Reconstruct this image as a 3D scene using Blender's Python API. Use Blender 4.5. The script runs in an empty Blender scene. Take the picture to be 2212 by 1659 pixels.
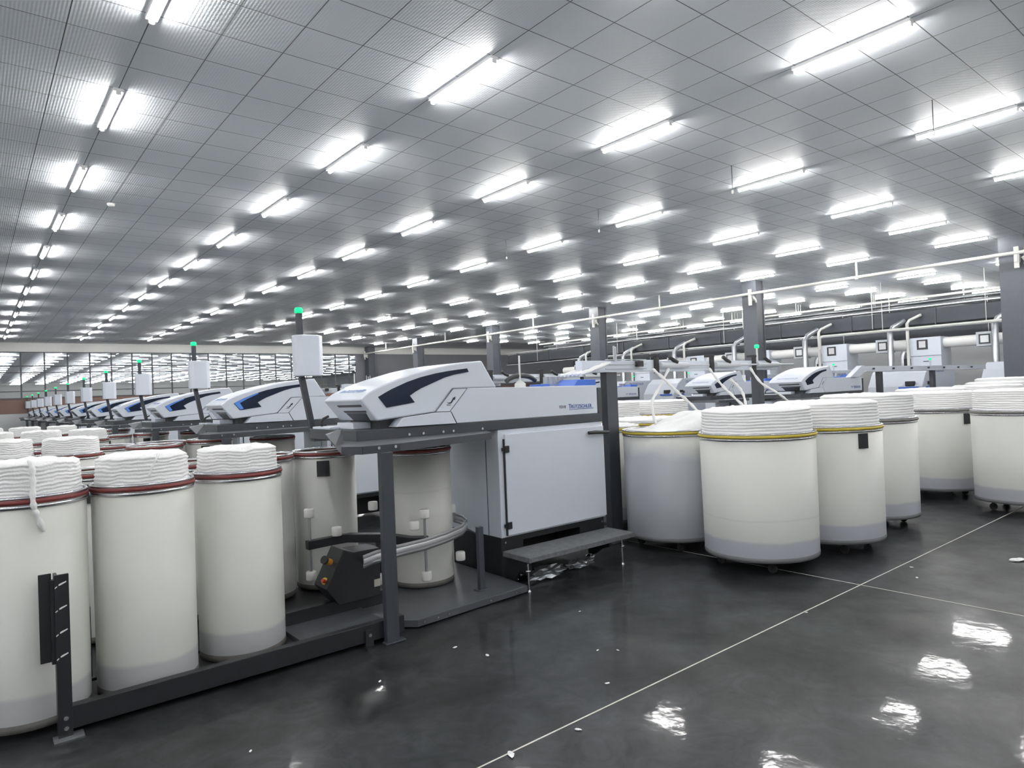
import bpy, bmesh, math, random
from mathutils import Vector, Matrix, noise
random.seed(7)
scene = bpy.context.scene
COL = scene.collection
PI = math.pi
ORD = ['first','second','third','fourth','fifth','sixth','seventh','eighth','ninth','tenth','eleventh','twelfth',
       'thirteenth','fourteenth','fifteenth','sixteenth','seventeenth','eighteenth','nineteenth','twentieth']

# ------------------------------------------------------------------ helpers
class MB:
    """collects boxes, prisms, tubes and lathes; build() links them as one mesh"""
    def __init__(self, o=(0,0,0)):
        self.v=[]; self.f=[]; self.s=[]; self.o=Vector(o)
    def add(self, vs, fs, smooth=False):
        b=len(self.v); self.v+= [Vector(p)-self.o for p in vs]
        self.f+= [tuple(b+i for i in f) for f in fs]; self.s+=[smooth]*len(fs)
        return self
    def box(self,x0,x1,y0,y1,z0,z1):
        return self.add([(x0,y0,z0),(x1,y0,z0),(x1,y1,z0),(x0,y1,z0),(x0,y0,z1),(x1,y0,z1),(x1,y1,z1),(x0,y1,z1)],
            [(0,3,2,1),(4,5,6,7),(0,1,5,4),(1,2,6,5),(2,3,7,6),(3,0,4,7)])
    def prism(self, poly, ax, a, b):
        """poly: 2D points; ax 'y' (poly is x,z), 'z' (x,y), 'x' (y,z)"""
        def P(p,t):
            return {'y':(p[0],t,p[1]),'z':(p[0],p[1],t),'x':(t,p[0],p[1])}[ax]
        n=len(poly); area=sum(poly[i][0]*poly[(i+1)%n][1]-poly[(i+1)%n][0]*poly[i][1] for i in range(n))
        if (area>0)==(ax!='y'): pass
        else: poly=poly[::-1]
        vs=[P(p,a) for p in poly]+[P(p,b) for p in poly]
        fs=[tuple(range(n))[::-1],tuple(range(n,2*n))]+[(i,(i+1)%n,n+(i+1)%n,n+i) for i in range(n)]
        return self.add(vs,fs)
    def tube(self, path, r, n=10, cap=True, sq=False, smooth=True):
        """round (or square) bar along a path"""
        path=[Vector(p) for p in path]; rings=[]; up=None
        m=len(path)
        for i,p in enumerate(path):
            t=(path[min(i+1,m-1)]-path[max(i-1,0)]).normalized()
            if up is None:
                up=Vector((0,0,1)) if abs(t.z)<.9 else Vector((0,1,0))
            a=t.cross(up).normalized(); u=a.cross(t).normalized(); up=u
            rr=r[i] if isinstance(r,(list,tuple)) else r
            if sq: ring=[p+a*rr*sx+u*rr*sy for sx,sy in ((-1,-1),(1,-1),(1,1),(-1,1))]
            else: ring=[p+(a*math.cos(2*PI*k/n)+u*math.sin(2*PI*k/n))*rr for k in range(n)]
            rings.append(ring)
        k=len(rings[0]); vs=[q for g in rings for q in g]; fs=[]
        for i in range(m-1):
            for j in range(k):
                fs.append((i*k+j,i*k+(j+1)%k,(i+1)*k+(j+1)%k,(i+1)*k+j))
        self.add(vs,fs,smooth and not sq)
        if cap: self.add(rings[0],[tuple(range(k))[::-1]]); self.add(rings[-1],[tuple(range(k))])
        return self
    def cyl(self,p0,p1,r,n=16): return self.tube([p0,p1],r,n)
    def lathe(self, prof, c=(0,0), n=48, smooth=True, closed=False):
        """profile of (r,z) turned about a vertical axis"""
        vs=[]; fs=[]
        for r,z in prof:
            for k in range(n):
                a=2*PI*k/n; vs.append((c[0]+r*math.cos(a),c[1]+r*math.sin(a),z))
        m=len(prof)
        for i in range(m if closed else m-1):
            i2=(i+1)%m
            for k in range(n): fs.append((i*n+k,i*n+(k+1)%n,i2*n+(k+1)%n,i2*n+k))
        return self.add(vs,fs,smooth)
    def disc(self,c,r,z,n=48,up=True):
        vs=[(c[0]+r*math.cos(2*PI*k/n),c[1]+r*math.sin(2*PI*k/n),z) for k in range(n)]
        return self.add(vs,[tuple(range(n)) if up else tuple(range(n))[::-1]])
    def build(self,name,mat,parent=None,bevel=0,loc=None):
        me=bpy.data.meshes.new(name); me.from_pydata([tuple(v) for v in self.v],[],self.f)
        me.polygons.foreach_set('use_smooth',self.s); me.materials.append(mat); me.update()
        o=bpy.data.objects.new(name,me); COL.objects.link(o)
        if parent is not None: o.parent=parent
        if loc is not None: o.location=loc
        if bevel:
            b=o.modifiers.new('edge','BEVEL'); b.width=bevel; b.segments=2; b.limit_method='ANGLE'; b.angle_limit=math.radians(40)
        return o
def thing(name,label,cat,loc=(0,0,0),group=None):
    o=bpy.data.objects.new(name,None); COL.objects.link(o); o.location=loc; o.empty_display_size=.1
    return tag(o,label,cat,group)
def tag(o,label,cat,group=None,kind=None):
    o['label']=label; o['category']=cat
    if group: o['group']=group
    if kind: o['kind']=kind
    return o
def struct(o): o['kind']='structure'; return o
def dup(root,loc,label,group=None,skip=()):
    r=root.copy(); COL.objects.link(r); r.location=loc; r['label']=label
    if group: r['group']=group
    for ch in list(root.children):
        if ch.name.split('.')[0] in skip: continue
        c=ch.copy(); COL.objects.link(c); c.parent=r
        for g in ch.children:
            d=g.copy(); COL.objects.link(d); d.parent=c
    return r
def text(name,body,mat,parent,loc,size,rot=(PI/2,0,0),sx=1.0,extrude=.001,off=0):
    cu=bpy.data.curves.new(name,'FONT'); cu.body=body; cu.size=size; cu.extrude=extrude; cu.offset=off
    t=bpy.data.objects.new(name,cu); COL.objects.link(t)
    bpy.context.view_layer.update()
    me=bpy.data.meshes.new_from_object(t); bpy.data.objects.remove(t)
    me.materials.clear(); me.materials.append(mat)
    o=bpy.data.objects.new(name,me); COL.objects.link(o); o.location=loc; o.rotation_euler=rot; o.scale=(sx,1,1)
    o.parent=parent
    return o

# ------------------------------------------------------------------ materials
def mat(name,col,rough=.5,metal=0,spec=.5,coat=0,noise_amt=0,noise_scale=8,bump=0,bump_scale=40):
    m=bpy.data.materials.new(name); m.use_nodes=True; nt=m.node_tree; p=nt.nodes['Principled BSDF']
    p.inputs['Base Color'].default_value=(*col,1); p.inputs['Roughness'].default_value=rough; p.inputs['Metallic'].default_value=metal
    p.inputs['Specular IOR Level'].default_value=spec; p.inputs['Coat Weight'].default_value=coat
    tc=nt.nodes.new('ShaderNodeTexCoord')
    if noise_amt:
        n=nt.nodes.new('ShaderNodeTexNoise'); n.inputs['Scale'].default_value=noise_scale; n.inputs['Detail'].default_value=5
        r=nt.nodes.new('ShaderNodeMixRGB'); r.inputs[1].default_value=(*[c*(1-noise_amt) for c in col],1); r.inputs[2].default_value=(*[min(1,c*(1+noise_amt)) for c in col],1)
        nt.links.new(tc.outputs['Object'],n.inputs['Vector']); nt.links.new(n.outputs['Fac'],r.inputs[0]); nt.links.new(r.outputs[0],p.inputs['Base Color'])
    if bump:
        n=nt.nodes.new('ShaderNodeTexNoise'); n.inputs['Scale'].default_value=bump_scale; n.inputs['Detail'].default_value=4
        b=nt.nodes.new('ShaderNodeBump'); b.inputs['Strength'].default_value=bump; b.inputs['Distance'].default_value=.01
        nt.links.new(tc.outputs['Object'],n.inputs['Vector']); nt.links.new(n.outputs['Fac'],b.inputs['Height']); nt.links.new(b.outputs[0],p.inputs['Normal'])
    return m
def emit(name,col,strength):
    m=bpy.data.materials.new(name); m.use_nodes=True; p=m.node_tree.nodes['Principled BSDF']
    p.inputs['Base Color'].default_value=(*col,1); p.inputs['Emission Color'].default_value=(*col,1); p.inputs['Emission Strength'].default_value=strength
    return m
class NG:
    def __init__(s,m): s.nt=m.node_tree
    def n(s,t,**kw):
        x=s.nt.nodes.new(t)
        for k,v in kw.items():
            if k in ('operation','blend_type','data_type','wave_type','bands_direction','feature'): setattr(x,k,v)
        return x
    def math(s,op,a,b=None):
        x=s.nt.nodes.new('ShaderNodeMath'); x.operation=op
        for i,q in enumerate((a,b)):
            if q is None: continue
            if isinstance(q,(int,float)): x.inputs[i].default_value=q
            else: s.nt.links.new(q,x.inputs[i])
        return x.outputs[0]
    def link(s,a,b): s.nt.links.new(a,b)

def ceiling_mat():
    m=mat('ceiling_panels',(.7,.74,.79),rough=.5,spec=.75); g=NG(m); p=m.node_tree.nodes['Principled BSDF']
    tc=g.n('ShaderNodeTexCoord'); sp=g.n('ShaderNodeSeparateXYZ'); g.link(tc.outputs['Object'],sp.inputs[0])
    def dist(c,off,pitch):
        t=g.math('SUBTRACT',sp.outputs[c],off); t=g.math('DIVIDE',t,pitch); f=g.math('FRACT',t)
        f=g.math('SUBTRACT',f,.5); f=g.math('ABSOLUTE',f); f=g.math('SUBTRACT',.5,f); return g.math('MULTIPLY',f,pitch)
    dx=dist(0,.18,.6); dy=dist(1,2.52,.592)
    d=g.math('MINIMUM',dx,dy); line=g.math('LESS_THAN',d,.0052)
    # panel to panel tone
    fx=g.math('FLOOR',g.math('DIVIDE',g.math('SUBTRACT',sp.outputs[0],.18),.6)); fy=g.math('FLOOR',g.math('DIVIDE',g.math('SUBTRACT',sp.outputs[1],2.52),.592))
    cx=g.n('ShaderNodeCombineXYZ'); g.link(fx,cx.inputs[0]); g.link(fy,cx.inputs[1])
    wn=g.n('ShaderNodeTexWhiteNoise'); g.link(cx.outputs[0],wn.inputs['Vector'])
    mx=g.n('ShaderNodeMixRGB'); g.link(wn.outputs['Value'],mx.inputs[0]); mx.inputs[1].default_value=(.83,.87,.92,1); mx.inputs[2].default_value=(.87,.91,.955,1)
    m2=g.n('ShaderNodeMixRGB'); g.link(line,m2.inputs[0]); g.link(mx.outputs[0],m2.inputs[1]); m2.inputs[2].default_value=(.13,.135,.15,1); g.link(m2.outputs[0],p.inputs['Base Color'])
    # embossed foil: small corrugation
    sx=g.math('SINE',g.math('MULTIPLY',sp.outputs[0],2*PI/.03)); sy=g.math('SINE',g.math('MULTIPLY',g.math('ADD',sp.outputs[1],sp.outputs[0]),2*PI/.11))
    hh=g.math('ADD',sx,g.math('MULTIPLY',sy,.5))
    b=g.n('ShaderNodeBump'); b.inputs['Strength'].default_value=.24; b.inputs['Distance'].default_value=.0018
    g.link(hh,b.inputs['Height']); g.link(b.outputs[0],p.inputs['Normal'])
    return m
def floor_mat():
    m=mat('polished_concrete',(.04,.042,.046),rough=.5,spec=.22); g=NG(m); p=m.node_tree.nodes['Principled BSDF']
    tc=g.n('ShaderNodeTexCoord')
    n1=g.n('ShaderNodeTexNoise'); n1.inputs['Scale'].default_value=1.1; n1.inputs['Detail'].default_value=9; n1.inputs['Roughness'].default_value=.62; n1.inputs['Distortion'].default_value=1.4
    g.link(tc.outputs['Object'],n1.inputs['Vector'])
    cr=g.n('ShaderNodeValToRGB'); g.link(n1.outputs['Fac'],cr.inputs[0])
    cr.color_ramp.elements[0].position=.3; cr.color_ramp.elements[0].color=(.010,.0115,.0125,1); cr.color_ramp.elements[1].position=.70; cr.color_ramp.elements[1].color=(.042,.046,.050,1)
    n4=g.n('ShaderNodeTexNoise'); n4.inputs['Scale'].default_value=4.5; n4.inputs['Detail'].default_value=10; n4.inputs['Roughness'].default_value=.7; n4.inputs['Distortion'].default_value=2.0
    g.link(tc.outputs['Object'],n4.inputs['Vector'])
    c4=g.n('ShaderNodeMapRange'); g.link(n4.outputs['Fac'],c4.inputs[0]); c4.inputs[1].default_value=.3; c4.inputs[2].default_value=.7; c4.inputs[3].default_value=.4; c4.inputs[4].default_value=1.3
    vm=g.n('ShaderNodeVectorMath',operation='SCALE'); g.link(cr.outputs[0],vm.inputs[0]); g.link(c4.outputs[0],vm.inputs['Scale'])
    g.link(vm.outputs[0],p.inputs['Base Color'])
    n2=g.n('ShaderNodeTexNoise'); n2.inputs['Scale'].default_value=2.5; n2.inputs['Detail'].default_value=6; g.link(tc.outputs['Object'],n2.inputs['Vector'])
    mr=g.n('ShaderNodeMapRange'); g.link(n2.outputs['Fac'],mr.inputs[0]); mr.inputs[1].default_value=.3; mr.inputs[2].default_value=.7; mr.inputs[3].default_value=.32; mr.inputs[4].default_value=.5
    g.link(mr.outputs[0],p.inputs['Roughness'])
    n3=g.n('ShaderNodeTexNoise'); n3.inputs['Scale'].default_value=4.5; n3.inputs['Detail'].default_value=4; g.link(tc.outputs['Object'],n3.inputs['Vector'])
    b=g.n('ShaderNodeBump'); b.inputs['Strength'].default_value=.3; b.inputs['Distance'].default_value=.006; g.link(n3.outputs['Fac'],b.inputs['Height'])
    p.inputs['Coat Weight'].default_value=.3; p.inputs['Coat Roughness'].default_value=.06; g.link(b.outputs[0],p.inputs['Coat Normal'])
    return m
def can_mat(name,fill,top,col=(.645,.655,.62),empty=(.38,.395,.42),ring_z=None):
    """translucent plastic: the part the sliver fills shows cream, the empty bottom shows grey"""
    m=mat(name,col,rough=.42,spec=.4); g=NG(m); p=m.node_tree.nodes['Principled BSDF']
    p.inputs['Subsurface Weight'].default_value=0
    tc=g.n('ShaderNodeTexCoord'); sp=g.n('ShaderNodeSeparateXYZ'); g.link(tc.outputs['Object'],sp.inputs[0])
    n=g.n('ShaderNodeTexNoise'); n.inputs['Scale'].default_value=2.2; n.inputs['Detail'].default_value=3; g.link(tc.outputs['Object'],n.inputs['Vector'])
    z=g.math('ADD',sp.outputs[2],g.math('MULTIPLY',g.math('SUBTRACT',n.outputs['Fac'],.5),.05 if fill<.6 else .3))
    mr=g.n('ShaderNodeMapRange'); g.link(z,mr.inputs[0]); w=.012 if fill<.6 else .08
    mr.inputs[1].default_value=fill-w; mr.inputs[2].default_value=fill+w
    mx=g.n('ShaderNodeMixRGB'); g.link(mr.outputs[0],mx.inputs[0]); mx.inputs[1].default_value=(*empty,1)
    n2=g.n('ShaderNodeTexNoise'); n2.inputs['Scale'].default_value=4; n2.inputs['Detail'].default_value=2; g.link(tc.outputs['Object'],n2.inputs['Vector'])
    m3=g.n('ShaderNodeMixRGB'); g.link(n2.outputs['Fac'],m3.inputs[0]); m3.inputs[1].default_value=(*[c*.95 for c in col],1); m3.inputs[2].default_value=(*col,1)
    out=m3.outputs[0]
    if ring_z:  # soft grey ring around the can at this height
        dd=g.math('ABSOLUTE',g.math('SUBTRACT',z,ring_z)); ms=g.n('ShaderNodeMapRange'); g.link(dd,ms.inputs[0]); ms.inputs[1].default_value=.002; ms.inputs[2].default_value=.012; ms.inputs[3].default_value=.25; ms.inputs[4].default_value=0
        m4=g.n('ShaderNodeMixRGB'); g.link(ms.outputs[0],m4.inputs[0]); g.link(out,m4.inputs[1]); m4.inputs[2].default_value=(.4,.4,.39,1); out=m4.outputs[0]
    g.link(out,mx.inputs[2]); g.link(mx.outputs[0],p.inputs['Base Color'])
    return m
def glass_mat():
    m=bpy.data.materials.new('partition_glass'); m.use_nodes=True; nt=m.node_tree; nt.nodes.clear()
    o=nt.nodes.new('ShaderNodeOutputMaterial'); t=nt.nodes.new('ShaderNodeBsdfTransparent'); t.inputs[0].default_value=(.88,.93,.95,1)
    gl=nt.nodes.new('ShaderNodeBsdfGlossy'); gl.inputs['Roughness'].default_value=.02
    fr=nt.nodes.new('ShaderNodeFresnel'); fr.inputs[0].default_value=1.5; mx=nt.nodes.new('ShaderNodeMixShader')
    nt.links.new(fr.outputs[0],mx.inputs[0]); nt.links.new(t.outputs[0],mx.inputs[1]); nt.links.new(gl.outputs[0],mx.inputs[2]); nt.links.new(mx.outputs[0],o.inputs[0])
    return m
M={}
M['ceiling']=ceiling_mat(); M['floor']=floor_mat(); M['glass']=glass_mat()
M['wall']=mat('painted_wall',(.74,.76,.78),.7,noise_amt=.04,noise_scale=2)
M['header']=mat('header_cream',(.84,.84,.81),.6,noise_amt=.04)
M['endwall']=mat('end_wall_grey',(.24,.25,.275),.6,noise_amt=.08)
M['brown']=mat('brown_band',(.27,.17,.14),.6,noise_amt=.15,noise_scale=3)
M['mullion']=mat('mullion_grey',(.12,.125,.14),.5)
M['joint']=mat('joint_filler',(.62,.61,.56),.7,noise_amt=.25,noise_scale=30)
M['paint']=mat('white_enamel',(.655,.70,.775),.32,spec=.45,coat=.1,noise_amt=.02)
M['paint2']=mat('pale_grey_enamel',(.52,.55,.59),.36,noise_amt=.02)
M['dark']=mat('dark_grey_steel',(.042,.047,.057),.42,noise_amt=.12)
M['tabletop']=mat('table_sheet_steel',(.15,.157,.17),.3,metal=.3,noise_amt=.25,noise_scale=5)
M['plate']=mat('grey_sheet_steel',(.07,.075,.085),.38,noise_amt=.25,noise_scale=5)
M['black']=mat('black_steel',(.014,.015,.018),.4,noise_amt=.2)
M['rubber']=mat('black_rubber',(.02,.02,.022),.6)
M['stepmat']=mat('worn_tread',(.13,.135,.145),.55,noise_amt=.5,noise_scale=22,bump=.5,bump_scale=60)
M['steel']=mat('bright_steel',(.62,.63,.66),.25,metal=1,noise_amt=.1)
M['galv']=mat('galvanised',(.50,.52,.55),.3,metal=.8,noise_amt=.15,noise_scale=10)
M['alu']=mat('satin_aluminium',(.55,.56,.58),.38,metal=.5)
M['window']=mat('smoked_window',(.010,.017,.038),.12,spec=.3)
M['blue']=mat('blue_plastic',(.05,.14,.55),.35)
M['bluetint']=mat('bright_blue',(.10,.27,.75),.3)
M['inkblue']=mat('blue_ink',(.02,.07,.30),.5)
M['paleblue']=mat('pale_blue_ink',(.30,.40,.62),.5)
M['ink']=mat('black_ink',(.02,.02,.025),.5)
M['nylon']=mat('white_nylon',(.82,.82,.80),.45)
M['sliver']=mat('cotton_sliver',(.88,.885,.88),.9,spec=.1,bump=.35,bump_scale=90)
M['red']=mat('red_band',(.17,.028,.026),.5,noise_amt=.2,noise_scale=14)
M['yellow']=mat('yellow_band',(.50,.39,.035),.5,noise_amt=.2,noise_scale=14)
M['greyband']=mat('grey_band',(.16,.155,.145),.5,noise_amt=.4,noise_scale=14)
M['basering']=mat('base_ring_grey',(.17,.175,.185),.45)
M['orange']=mat('orange_button',(.55,.25,.03),.4)
M['redbtn']=mat('red_button',(.5,.05,.03),.4)
M['label']=mat('pale_sticker',(.45,.44,.38),.6)
M['duct']=mat('dark_duct',(.04,.045,.055),.4,metal=.3,noise_amt=.2,noise_scale=2)
M['whitepipe']=mat('white_pipe',(.66,.66,.63),.45,noise_amt=.08)
M['column']=mat('column_paint',(.075,.083,.10),.45,noise_amt=.1)
M['lampbody']=mat('lamp_housing',(.8,.8,.8),.4)
M['tube']=emit('lamp_tube',(1,.985,.965),72)
M['tube2']=emit('lamp_tube_next_hall',(1,.97,.98),28)
M['green']=emit('green_signal',(.0,.8,.2),.75)
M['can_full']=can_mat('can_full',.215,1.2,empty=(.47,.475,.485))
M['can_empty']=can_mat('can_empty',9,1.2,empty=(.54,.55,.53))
M['can_mid']=can_mat('can_filling',.0,1.2,col=(.60,.605,.575),ring_z=.86)
M['big_full']=can_mat('big_can_full',.285,1.2,empty=(.44,.455,.50),col=(.62,.63,.60),ring_z=.47)
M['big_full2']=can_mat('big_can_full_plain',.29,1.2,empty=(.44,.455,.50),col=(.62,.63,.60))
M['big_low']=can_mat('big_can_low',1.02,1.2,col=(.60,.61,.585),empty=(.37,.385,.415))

# ------------------------------------------------------------------ setting
CZ=5.236
X0,X1,Y0,Y1=-8.0,44.0,-8.0,42.0
struct(MB().box(X0,X1,Y0,Y1+58,-.12,0).build('floor',M['floor']))
struct(MB().box(X0,X1,Y0,Y1+58,CZ,CZ+.12).build('ceiling',M['ceiling']))
struct(MB().box(X0-.2,X0,Y0,Y1+58,0,CZ).build('wall_left',M['wall']))
struct(MB().box(X1,X1+.2,Y0,Y1+58,0,CZ).build('wall_right',M['wall']))
struct(MB().box(X0-.2,X1+.2,Y0-.2,Y0,0,CZ).build('wall_front',M['wall']))
struct(MB().box(X0-.2,X1+.2,Y1+58,Y1+58.2,0,CZ).build('wall_far',M['header']))
# far glass partition: header, dado, mullioned panes
struct(MB().box(X0,X1,Y1,Y1+.15,4.77,CZ).build('wall_back',M['header']))
struct(MB().box(X0,X1,Y1,Y1+.15,0,1.62).build('wall_dado',M['wall']))
struct(MB().box(X0,X1,Y1-.01,Y1+.15,1.62,2.36).build('trim_1',M['brown']))  # plain brown band below the panes
struct(MB().box(X0,X1,Y1-.05,Y1+.15,2.36,2.42).build('trim_2',M['mullion']))
struct(MB().box(20.6,X1,Y1-.03,Y1+.2,2.42,4.77).build('wall_end',M['endwall']))
for i in range(-1,20):
    x=1.09+i
    w=MB().box(x-.035,x+.035,Y1+.02,Y1+.1,2.42,4.77).box(x,x+1,Y1+.03,Y1+.09,4.02,4.07).box(x,x+1,Y1+.03,Y1+.09,3.68,3.73).box(x,x+1,Y1+.03,Y1+.09,2.72,2.77).box(x,x+1,Y1,Y1+.1,4.73,4.77)
    w=struct(w.build('window_%d'%(i+2),M['mullion']))
    MB().add([(x,Y1+.06,2.42),(x+1,Y1+.06,2.42),(x+1,Y1+.06,4.77),(x,Y1+.06,4.77)],[(0,1,2,3)]).build('glazing',M['glass'],w)
struct(MB().box(X0,X1,2.436,2.445,0,.0012).build('trim_3',M['joint']))
struct(MB().box(5.510,5.518,Y0,Y1,0,.0014).build('trim_4',M['joint']))
# steel columns
COLY=[-2.4,5.15,12.7,20.15,27.7,35.2,41.6]
for y in COLY:
    if y<0: continue
    c=MB().box(21.18,21.24,y-.27,y+.27,0,CZ).box(21.62,21.68,y-.27,y+.27,0,CZ).box(21.24,21.62,y-.25,y+.25,0,CZ)
    struct(c.build('steel_column',M['column']))

# ------------------------------------------------------------------ ceiling lights
def make_light():
    t=thing('tube_light','','ceiling light',(0,0,CZ))
    MB().box(-.052,.052,-.62,.62,-.036,0).box(-.026,.026,-.62,-.6,-.072,-.036).box(-.026,.026,.6,.62,-.072,-.036).build('housing',M['lampbody'],t,.004)
    MB().cyl((0,-.6,-.056),(0,.6,-.056),.021,10).build('lamp_tube',M['tube'],t)
    return t
rows=[1.377,4.405,7.40,10.995,14.607,17.60,20.60]
rowname={}
for i,x in enumerate(rows): rowname[x]=ORD[6-i]+' row short of the steel columns, unseen'
beyond=[25.9,28.4,31.3,33.8]
for i,x in enumerate(beyond): rowname[x]=ORD[i]+' row beyond the steel columns'
ambient=[-2.2,-5.8]  # unseen rows carrying on the grid, added to light the near end
for i,x in enumerate(ambient): rowname[x]=ORD[7+i]+' row short of the steel columns, unseen'
lp=None
for x in rows+beyond+ambient:
    for k in range(-2,14):
        if x in beyond and (k<1 or k>12): continue
        if x in ambient and k>5: continue
        y=.17+2.96*k
        lab='white tube light, %s from the glass wall, %s'%(ORD[13-k],rowname[x])
        if lp is None: lp=make_light(); lp.location=(x,y,CZ); lp['label']=lab; lp['group']='ceiling tube lights'
        else: dup(lp,(x,y,CZ),lab,'ceiling tube lights')
# the next hall's lights, seen through the glass
n0=None
for r in range(18):
    y=44.6+3.0*r
    for c in range(16):
        x=-.6+2.4*c
        if not (.01<(x+.8)/y and (x-.8)/y<.50): continue
        if n0 is None:
            n0=MB().box(-.5,.5,-.014,.014,-.28,-.25).build('hall_ceiling_light',M['tube2'])
            o=n0
        else:
            o=n0.copy(); COL.objects.link(o)
        o.location=(x,y,CZ); tag(o,'crosswise tube light behind the glass wall, %s line beyond it, %s file'%(ORD[r],ORD[c]),'ceiling light','tube lights in the next hall')
# thin sensor cords hanging from the ceiling
for i,y in enumerate((3.128,6.065,9.055,11.99)):
    t=thing('hanging_sensor','thin dark cord with small white sensor hanging from the ceiling, %s nearest'%ORD[i] if 0 else 'thin dark sensor cord hanging from the ceiling, %s in its line'%ORD[i],'sensor',(9.77,y,CZ),'sensor cords')
    MB().cyl((0,0,0),(0,0,-.42),.006,6).build('cord',M['dark'],t)
    MB().lathe([(.0,-.40),(.014,-.41),(.02,-.44),(.014,-.465),(0,-.47)],n=10).build('sensor_head',M['nylon'],t)
t=thing('smoke_detector','small white smoke detector on the ceiling above the draw frame row','smoke detector',(2.0,13.31,CZ))
MB().lathe([(.06,0),(.06,-.02),(.045,-.045),(0,-.05)],n=20).build('detector_body',M['nylon'],t)

# ------------------------------------------------------------------ draw frame
O=(2.284,4.62,0)
def make_draw_frame():
    t=thing('draw_frame','','textile machine',O)
    # lower cabinet
    cab=MB(O).box(3.583,4.905,4.62,5.40,.385,1.335).build('lower_cabinet',M['paint'],t,.006)
    MB(O).box(3.580,3.5835,4.800,4.806,.39,1.33).build('panel_seam',M['dark'],cab)
    door=MB(O).box(3.645,4.902,4.597,4.619,.402,1.292).build('cabinet_door',M['paint'],t,.005)
    MB(O).box(3.634,3.645,4.605,4.62,.40,1.25).build('door_gap_seal',M['black'],door)
    for z in (1.16,.49): MB(O).box(3.632,3.680,4.583,4.60,z-.03,z+.03).box(3.612,3.64,4.59,4.615,z-.015,z+.015).build('hinge',M['black'],door,.003)
    MB(O).tube([(4.66,4.565,1.235),(4.74,4.56,1.236),(4.93,4.56,1.225)],[.017,.019,.019],10).cyl((4.90,4.56,1.225),(4.90,4.60,1.225),.012,8).build('door_handle',M['black'],door)
    # black base
    b=MB(O).box(3.585,3.84,4.635,5.38,.03,.385).box(4.56,4.9,4.64,5.38,.14,.385).box(3.84,4.56,5.0,5.38,.05,.385).box(3.84,4.56,4.64,4.67,.33,.385)
    b=b.build('base_frame',M['black'],t,.004)
    for x in (3.63,4.86):
        MB(O).cyl((x,4.633,.34),(x,4.627,.34),.01,8).build('bolt',M['steel'],b)
    for x,y in ((3.70,4.7),(4.75,4.7),(3.7,5.3),(4.75,5.3)): MB(O).cyl((x,y,0),(x,y,.15),.02,8).lathe([(.05,0),(.05,.012),(.03,.02)],(x,y),12).build('levelling_foot',M['steel'],b)
    # dark table band
    MB(O).box(2.24,4.907,4.612,5.50,1.335,1.417).box(4.855,4.912,4.612,5.45,1.417,1.672).build('table_band',M['dark'],t,.004)
    # upper housing
    up=MB(O).prism([(3.275,1.709),(3.088,1.519),(3.143,1.418),(4.853,1.418),(4.853,1.697)],'y',4.617,5.33).build('upper_housing',M['paint'],t,.006)
    text('model_lettering','TD10',M['ink'],up,(4.327-O[0],4.6155-O[1],1.489),.038)
    text('maker_lettering','T',M['inkblue'],up,(4.452-O[0],4.6155-O[1],1.482),.062,sx=.95,off=.0004)
    text('maker_lettering','R\u00dcTZSCHLER',M['inkblue'],up,(4.484-O[0],4.6155-O[1],1.484),.047,sx=1.0,off=.0004)
    MB(O).box(4.462,4.792,4.615,4.617,1.471,1.476).build('maker_underline',M['inkblue'],up)
    # strip with the small bird mark
    st=MB(O).prism([(3.130,1.706),(3.268,1.706),(3.083,1.521),(2.950,1.525)],'y',4.612,4.70).build('side_strip',M['paint'],t,.002)
    MB(O).prism([(3.060,1.598),(3.075,1.593),(3.096,1.597),(3.122,1.628),(3.112,1.629),(3.148,1.642),(3.138,1.612),(3.131,1.620),(3.105,1.588),(3.080,1.584)],'y',4.610,4.613).box(3.058,3.098,4.610,4.613,1.572,1.577).build('bird_mark',M['ink'],st)
    MB(O).prism([(2.628,1.493),(2.947,1.519),(3.082,1.517),(3.133,1.419),(2.560,1.424)],'y',4.590,4.75).build('lower_side_panel',M['paint'],t,.004)
    gl=MB(O)
    for pts,r_ in (([(2.947,1.523),(3.126,1.708)],.0022),([(3.126,1.708),(3.27,1.709)],.0018),([(3.085,1.519),(3.140,1.418)],.0042),([(3.085,1.519),(3.272,1.708)],.0015),([(2.43,1.479),(2.947,1.521)],.003),([(2.947,1.521),(3.085,1.519)],.002)):
        gl.tube([(x,4.6125 if r_<.004 else 4.595,z) for x,z in pts],r_,6)
    gl.build('panel_gap',M['black'],up)
    # hood
    hood=[(2.285,1.648),(2.359,1.702),(2.475,1.754),(2.603,1.797),(2.735,1.833),(2.917,1.877),(3.107,1.912),(3.264,1.931),(3.442,1.942),(3.594,1.707),(3.273,1.709),(3.126,1.708),(2.947,1.523),(2.423,1.480)]
    h=MB(O).prism(hood,'y',4.62,5.29).build('hood',M['paint'],t,.012)
    win=[(2.435,1.663),(2.497,1.694),(2.558,1.722),(2.697,1.774),(2.823,1.810),(2.962,1.838),(3.07,1.854),(3.153,1.864),(3.281,1.877),(3.297,1.847),(3.151,1.827),(3.05,1.803),(2.958,1.770),(2.819,1.719),(2.765,1.693),(2.715,1.664),(2.758,1.609),(2.505,1.578)]
    w=MB(O).prism(win,'y',4.616,4.63).build('side_window',M['window'],h)
    # front slots and chin: slabs coloured dark for the shade in the openings (face leans from the lip down and inwards)
    nx,nz=-.778,-.628
    def fp(s,y,d): # s along the face from lip, d out along its normal
        ux,uz=.641,-.767
        return (2.285+ux*s+(-.767)*d, y, 1.648+uz*s+(-.641)*d)
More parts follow.
